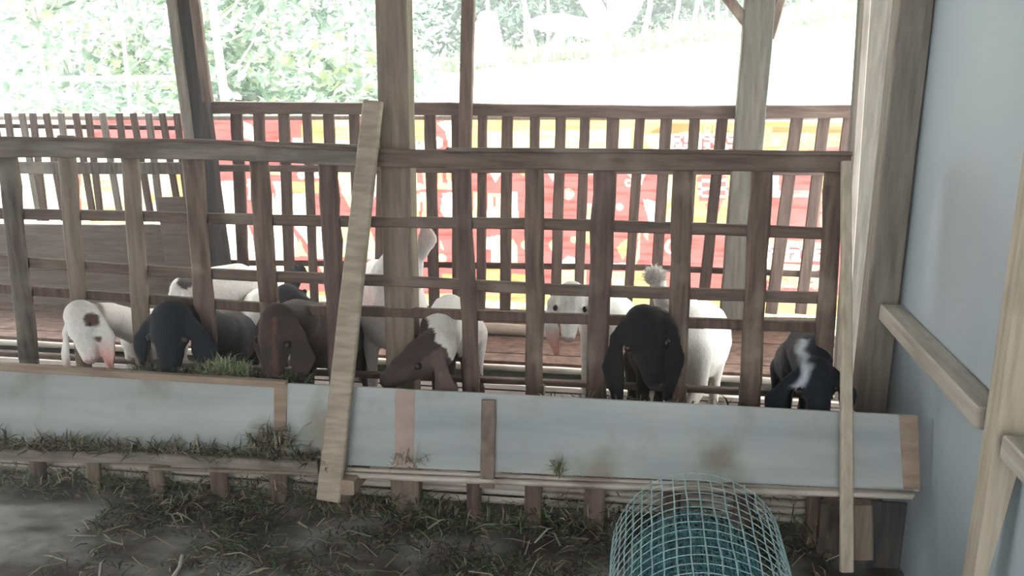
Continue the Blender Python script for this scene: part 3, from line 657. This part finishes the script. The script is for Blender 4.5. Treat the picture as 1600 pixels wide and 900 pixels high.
# ------------------------------------------------------------------ grass, hay
GR = [(.10, .16, .07), (.14, .20, .09), (.07, .10, .05), (.20, .19, .12), (.30, .28, .20)]; DK = [(.03, .04, .025), (.05, .06, .04), (.025, .027, .022), (.07, .065, .045), (.16, .145, .11), (.04, .035, .03)]
ST_ = [(.45, .40, .30), (.35, .32, .22), (.25, .24, .15), (.15, .17, .09)]
def floor_gen():
    x = random.uniform(-1.75, .75); y = random.uniform(1.75, 2.62)
    dens = .05+.95*max(0, 1-abs(y-2.42)/.36); n_ = mnoise.noise(Vector((x*2.6, y*5, 3))); dens *= max(0, .38+2.2*n_); dens += .5*max(0, 1-abs(x+.55)/.5)*(y > 1.9)*(.5+n_)
    return (x, y, ZG+random.uniform(.001, .022)) if random.random() < dens else None
blades('grass_litter', floor_gen, 42000, .012, .06, DK+DK+GR, 'trampled dark green grass and hay scattered over the dirty concrete floor')
def pen_gen():
    x = random.uniform(-2.2, .7); y = random.uniform(2.66, 2.98); return (x, y, ZP+random.uniform(.0, .03)) if mnoise.noise(Vector((x*2.5, y*3, 9))) > -.05 else None
blades('hay', pen_gen, 4200, .03, .09, GR+ST_, 'loose green hay on the bamboo slats beneath the trough')
def bank_gen():
    x = random.uniform(-2.7, .6); return (x, random.uniform(2.52, 2.672), ZG+random.uniform(0, .03+.08*max(0, .4+mnoise.noise(Vector((x*3, 5, 1))))))
blades('hay', bank_gen, 3800, .02, .08, GR+GR+DK+ST_[:2], 'green hay banked around the picket feet in front of the stacked poles', up=.5)
def straw_gen():
    x = random.uniform(-1.75, .7); return (x, random.uniform(1.8, 2.6), ZG+random.uniform(.004, .03))
blades('straw', straw_gen, 520, .03, .13, ST_[:3]+[(.42, .44, .38)], 'pale dry straw and twigs strewn on the floor before the trough', wd=.0018, up=.12)
def ledge_gen():
    px_ = random.uniform(-60, 520); q = at(px_, 694+px_*.05, YTB-.03); return (q.x, YTB-.035+random.uniform(-.02, .02), q.z+random.uniform(-.008, .006+.02*max(0, mnoise.noise(Vector((px_*.012, 2, 0))))))
blades('hay', ledge_gen, 1100, .03, .09, GR[3:]+ST_+DK, 'hay caught on the ledge rail at the left of the trough', up=.6)
def heap(px_, py_, Y, rx, rz):
    def g():
        q = at(px_, py_, Y); a = random.uniform(0, 6.28); r_ = random.random()**.5; return (q.x+rx*r_*math.cos(a), q.y+random.uniform(-.03, .03), q.z+rz*random.random()*(1-r_*.7))
    return g
blades('grass_clump', heap(352, 588, 2.47, .085, .05), 750, .02, .065, [(.22, .28, .13), (.30, .33, .18), (.14, .18, .08), (.42, .42, .30)], 'tuft of fresh green grass standing in the trough before a picket', up=.8)
blades('grass_clump', heap(265, 588, 2.47, .12, .03), 500, .02, .06, DK+GR[:2], 'dark grass in the trough under the black goat', up=.6)
blades('grass_clump', heap(440, 598, 2.47, .10, .03), 400, .02, .06, DK+GR, 'thin green grass in the trough under the dark brown goat', up=.6)
blades('grass_clump', heap(1000, 640, 2.47, .30, .02), 300, .02, .07, DK+ST_, 'sparse hay in the trough under the black long-eared goat', up=.6)
blades('hay', heap(425, 700, YTB-.045, .06, .05), 190, .03, .11, GR[3:]+ST_+DK, 'clump of hay clinging to the trough board by its seam', up=.7)
blades('hay', heap(872, 742, YTB-.045, .012, .045), 60, .02, .045, GR+ST_, 'small wisp of hay on the pole under the trough board', up=1.0)
blades('hay', heap(640, 730, YTB-.04, .06, .03), 30, .02, .07, GR+ST_, 'few blades of hay at the foot of the pinkish strip', up=.8)
blades('tail_hair', heap(1024, 452, 3.0, .035, .03), 0, .02, .03, [(.8, .8, .8)]) if False else None
# straw twigs on the floor
for lab, pa, pb in (('pale dry stick lying on the floor at the lower left', (268, 905), (285, 868)),):
    tag(obj('stick', tube([atz(*pa, ZG+.012), atz((pa[0]+pb[0])/2+4, (pa[1]+pb[1])/2, ZG+.03), atz(*pb, ZG+.04)], .006, 6), 'pale', smooth=True), lab, 'stick')

# ------------------------------------------------------------------ vegetation outside
def leaves(name, gen, n, size, pal, parent, aspect=.45, droop=.4):
    vs, fs, cs = [], [], []
    for _ in range(n):
        p = Vector(gen()); L = size*random.uniform(.6, 1.4); a = random.uniform(0, 2*math.pi); el = random.uniform(-.9, .6)-droop*.5
        d = Vector((math.cos(a)*math.cos(el), math.sin(a)*math.cos(el), math.sin(el))); s = d.cross(Vector((random.uniform(-.5, .5), random.uniform(-.5, .5), 1))).normalized()*L*aspect
        nn = d.cross(s).normalized()*L*.12; b = len(vs)
        vs += [p, p+d*L*.35+s*.5+nn, p+d*L*.7+s*.42+nn, p+d*L, p+d*L*.7-s*.42+nn, p+d*L*.35-s*.5+nn]
        fs += [(b, b+1, b+2, b+3), (b, b+3, b+4, b+5)]; c = random.choice(pal); k = random.uniform(.75, 1.2); cs += [[min(1, q*k) for q in c]]*6
    o = obj(name, (vs, fs), 'leaf', parent); tint(o, np.array(cs)); return o
LG = [(.34, .46, .38), (.46, .58, .50), (.60, .70, .62), (.76, .82, .76), (.26, .38, .32)]  # leaf tints below whitened to carry outdoor glare and overexposure
LW = [(.80, .84, .80), (.86, .88, .86), (.62, .72, .64), (.88, .89, .87), (.62, .68, .46), (.32, .42, .35), (.26, .36, .30)]
LD = [(.26, .40, .34), (.32, .48, .41), (.40, .56, .48), (.22, .35, .30)]
def plant(name, label, cat, base, h, rad, n, size, pal, trunk_r=.05, lean=0, group=None, crown0=.25, fork=True, aspect=.45):
    r_ = thing(name, label, cat, base, group); b = Vector(base); top = b+Vector((lean, 0, h)); bm = bmesh.new()
    pts = [b+(top-b)*f+Vector((.05*h*mnoise.noise(Vector((b.x*3, f*3, 1))), 0, 0)) for f in np.linspace(0, 1, 7)]; pts[0] = b
    tube(pts, trunk_r, 8, bm, r2=trunk_r*.4)
    if fork:
        for k in range(5):
            f = random.uniform(.3, .8); p = b+(top-b)*f; a = random.uniform(0, 6.28)
            tube([p, p+Vector((math.cos(a)*rad*.5, math.sin(a)*rad*.3, h*.14)), p+Vector((math.cos(a)*rad*.8, math.sin(a)*rad*.6, h*.3))], trunk_r*.4, 6, bm, r2=trunk_r*.12)
    obj('trunk', bm, 'trunk', r_, True)
    cl = [(random.uniform(-1, 1)*rad*.8, random.uniform(-1, 1)*rad*.6, random.uniform(crown0, 1)*h) for _ in range(max(5, n//110))]
    def g():
        c = random.choice(cl); f = max(0, (c[2]/h)); s = rad*.32
        return (b.x+lean*f+c[0]+random.gauss(0, s), b.y+c[1]+random.gauss(0, s), max(b.z+.05, b.z+c[2]+random.gauss(0, s*.8)))
    leaves('foliage', g, n, size, pal, r_, aspect)
    return r_
grp = 'trees in the green wood behind the field'
# the wood behind the clearing, tall dense trees
TL = [(560, 17.5, 'leafy wood tree just left of the middle post'), (640, 18.5, 'leafy wood tree just right of the middle post'), (700, 18, 'leafy wood tree left of the thin dark post'), (765, 19, 'leafy wood tree behind the fern palm'),
      (830, 17.8, 'leafy wood tree behind the two leftmost slender trunks'), (900, 18.6, 'leafy wood tree behind the tip of the banana leaves'), (965, 18, 'leafy wood tree behind the thick forked pale trunk'), (1030, 18.8, 'leafy wood tree right of the banana plant'),
      (1090, 18, 'leafy wood tree behind the cluster of slender pale trunks'), (1150, 19, 'leafy wood tree behind the left knee brace of the broad post'), (1215, 18.3, 'leafy wood tree behind the right knee brace of the broad post'),
      (1280, 19, 'leafy wood tree at the highest part of the bright field'), (1345, 18.2, 'leafy wood tree at the top right corner of the field'), (480, 17, 'leafy wood tree above the large pale shrub'), (390, 16.5, 'leafy wood tree behind the shrubs right of the double post'),
      (300, 17, 'leafy wood tree behind the dark double post'), (210, 16, 'leafy wood tree behind the thin stemmed shrub'), (120, 17, 'leafy wood tree above the left half of the pipe'), (30, 16.5, 'leafy wood tree in the top left corner')]
for k, (pxx, Y, lb) in enumerate(TL):
    q = at(pxx, 60, Y); z = ter(q.x, Y)
    plant('tree', lb, 'tree', (q.x, Y, z), 5.2, 1.2, 5200, .17, LD if k % 2 else LD+LG[:2], .06, 0, grp, .02)
# pale slender trunks in front of the wood
SL = ['leftmost slender pale trunk, leaning left', 'straight slender trunk crossing the leftmost leaning trunk', 'thin upright trunk left of the banana leaf tip', 'thickest pale trunk, rising straight behind the banana plant', 'pale branch trunk forking right from the thickest trunk',
      'slender trunk next right of the thick fork', 'slender trunk right of centre in the trunk cluster, leaning right', 'slender trunk leaning right above the middle of the field', 'upright slender trunk left of the broad grey post', 'thinnest trunk close beside the broad grey post', 'thin trunk leaning left in the cluster by the broad grey post']
for i, (xb, xt, Y, r_) in enumerate([(838, 800, 16.6, .055), (822, 812, 16.9, .05), (856, 850, 17, .035), (958, 948, 16.5, .12), (955, 985, 16.5, .08), (1003, 1018, 16.8, .06), (1048, 1062, 16.8, .05), (1078, 1092, 17, .05),
                                    (1118, 1112, 17, .05), (1132, 1128, 17.2, .03), (1100, 1080, 16.9, .03)]):
    p = at(xb, 95, Y); z = ter(p.x, Y); top = at(xt, -40, Y)
    t = thing('sapling', SL[i], 'tree', (p.x, Y, z), 'pale slender trunks before the wood')
    obj('trunk', tube([(p.x, Y, z), ((p.x+top.x)/2+.05, Y, (z+top.z)/2), top+Vector((0, 0, .4))], r_, 7, None, r2=r_*.7), 'trunk', t, True)
for xb, xt, Y, r_, lb in ((350, 322, 7.3, .045, 'pale trunk close to the right side of the dark double post'), (189, 182, 7.2, .02, 'thin pale trunk rising behind the outside pipe'), (70, 40, 7.4, .03, 'pale trunk among the shrubs at the far left')):
    p = at(xb, 150, Y); z = ter(p.x, Y); top = at(xt, -40, Y); t = thing('sapling', lb, 'tree', (p.x, Y, z)); bm = tube([(p.x, Y, z), ((p.x+top.x)/2+.04, Y, (z+top.z)/2), top+Vector((0, 0, .4))], r_, 7, None, r2=r_*.7)
    for k in range(4):
        q = p.lerp(top, .15+.22*k); tube([q, q+Vector(((-1)**k*.18, .02, .14)), q+Vector(((-1)**k*.34, .0, .34))], r_*.35, 5, bm, r2=r_*.12)
    obj('trunk', bm, 'trunk', t, True)
# shrubs on the left, closer
labs = [(30, 8.2, 'pale broad-leaved shrub outside at the far left above the pipe'), (120, 7.6, 'pale leafy shrub beside the far left shrub'), (215, 8.4, 'shrub with thin pale stem left of the dark double post'),
        (365, 8.0, 'broad-leaved shrub just right of the dark double post'), (440, 8.6, 'pale drooping shrub between dark post and middle post'), (520, 7.8, 'large pale-leaved shrub left of the middle post'), (590, 8.8, 'shrub just behind the middle post'),
        (280, 9.2, 'shrub hidden partly by the dark double post')]
for i, (pxx, Y, lab) in enumerate(labs):
    q = at(pxx, 100, Y); z = ter(q.x, Y)
    plant('shrub', lab, 'shrub', (q.x, Y, z), 2.9, .52, 1500, .13 if i % 2 else .10, LW if i % 3 else LW+LG, .022, random.uniform(-.2, .2), None, .15, True, .55)
for i, (pxx, Y, lab) in enumerate([(60, 11, 'green bush in the gap behind the far left shrubs'), (180, 11.5, 'green bush behind the shrub with the thin stem'), (400, 11, 'green bush behind the shrubs right of the dark post'), (500, 11.6, 'green bush behind the large pale-leaved shrub'),
                                   (300, 11.3, 'green bush behind the dark double post'), (600, 12, 'green bush at the left edge of the field')]):
    q = at(pxx, 100, Y); z = ter(q.x, Y)
    plant('bush', lab, 'bush', (q.x, Y, z), 3.4, .8, 1900, .14, LG, .03, 0, None, .05)
# banana plant with arching pale leaves
def big_leaf(p, q, wid, sag, c, parent, name='leaf'):
    p, q = Vector(p), Vector(q); K = 14; vs, fs, cs = [], [], []; d = q-p; s = d.cross(Vector((0, 1, .25))).normalized()
    for i in range(K+1):
        f = i/K; m_ = p+d*f+Vector((0, 0, sag*4*f*(1-f))); w_ = wid*math.sin(math.pi*min(1, f*.93+.06))**.6
        vs += [m_-s*w_*.5+Vector((0, -.1*w_, -.12*w_)), m_, m_+s*w_*.5+Vector((0, .1*w_, -.12*w_))]; cs += [c]*3
        if i: b = 3*(i-1); fs += [(b, b+1, b+4, b+3), (b+1, b+2, b+5, b+4)]
    o = obj(name, (vs, fs), 'leaf', parent, True); tint(o, np.array(cs)); return o
YN = 9.5; q = at(955, 130, YN); z = ter(q.x, YN)
t = thing('banana_plant', 'banana plant with long pale arching leaves in the field', 'plant', (q.x, YN, z))
obj('stem', tube([(q.x, YN, z), at(950, 60, YN)], .07, 9, None, r2=.045), 'trunk', t, True)
st = at(952, 62, YN)
for (xx, yy, wd_, sg, c) in [(818, 38, .20, .10, (.82, .88, .80)), (930, 30, .16, .1, (.8, .86, .78)), (845, 100, .15, .28, (.80, .82, .50)), (900, -20, .2, .1, (.7, .82, .7)), (1005, -10, .2, .05, (.7, .84, .72)), (975, -30, .18, 0, (.62, .78, .62)), (940, 112, .08, .14, (.55, .66, .35)), (925, 100, .09, .2, (.35, .55, .25))]:
    big_leaf(st, at(xx, yy, YN-.2*random.random()), wd_, sg, c, t)
YN = 12; q = at(760, 110, YN); z = ter(q.x, YN)
t = thing('fern_palm', 'white-looking fern palm right of the thin dark post', 'plant', (q.x, YN, z))
obj('stem', tube([(q.x, YN, z), at(762, -10, YN)], .03, 8, None, r2=.02), 'trunk', t, True)
for i in range(12):
    yy = 25+i*7
    for s in (-1, 1): big_leaf(at(762, yy-6, YN), at(762+s*(16+i*1.6), yy+3, YN), .07, .02, (.85, .9, .85), t)
# grass on the hillside edge
def edge_gen():
    pxx = random.uniform(620, 1400); q = at(pxx, 60, 15.8); Y = 15.8+random.uniform(-.5, .6); return (q.x, Y, ter(q.x, Y))
blades('grass_fringe', edge_gen, 5000, .12, .38, [(.6, .75, .5), (.7, .82, .6), (.5, .68, .42)], 'pale tall grass along the top of the field', wd=.014, up=1.2, mat='leaf')
def near_gen():
    q = random.uniform(-4, 1.8); Y = random.uniform(5.0, 6.6); return (q, Y, ter(q, Y))
blades('grass_fringe', near_gen, 5000, .05, .14, [(.5, .7, .35), (.6, .78, .45), (.4, .6, .28)], 'bright green grass outside at the foot of the back fence', wd=.006, up=1.2, mat='leaf')

# ------------------------------------------------------------------ added scattering volumes standing in for glare and overexposure
def glare_haze(b, dens, g, colr, lab):
    m = bpy.data.materials.new('glare_haze'); m.use_nodes = True; nt = m.node_tree; nt.nodes.clear()
    ou = nt.nodes.new('ShaderNodeOutputMaterial'); v = nt.nodes.new('ShaderNodeVolumeScatter'); v.inputs['Density'].default_value = dens
    v.inputs['Color'].default_value = (*colr, 1); v.inputs['Anisotropy'].default_value = g
    nt.links.new(v.outputs[0], ou.inputs['Volume']); tag(obj('glare_haze', b, m), lab, 'glare_haze', kind='stuff')
glare_haze(box(-24, 24, 5.9, 30, -1.5, 12), .016, 0, (.95, 1, .98), 'pale added volume washing out the clearing and wood like overexposure')
glare_haze(box(-5.9, .80, -2.5, 5.2, -.08, 2.3), .017, .6, (1, 1, 1), 'thin added volume veiling the goat barn like lens glare')
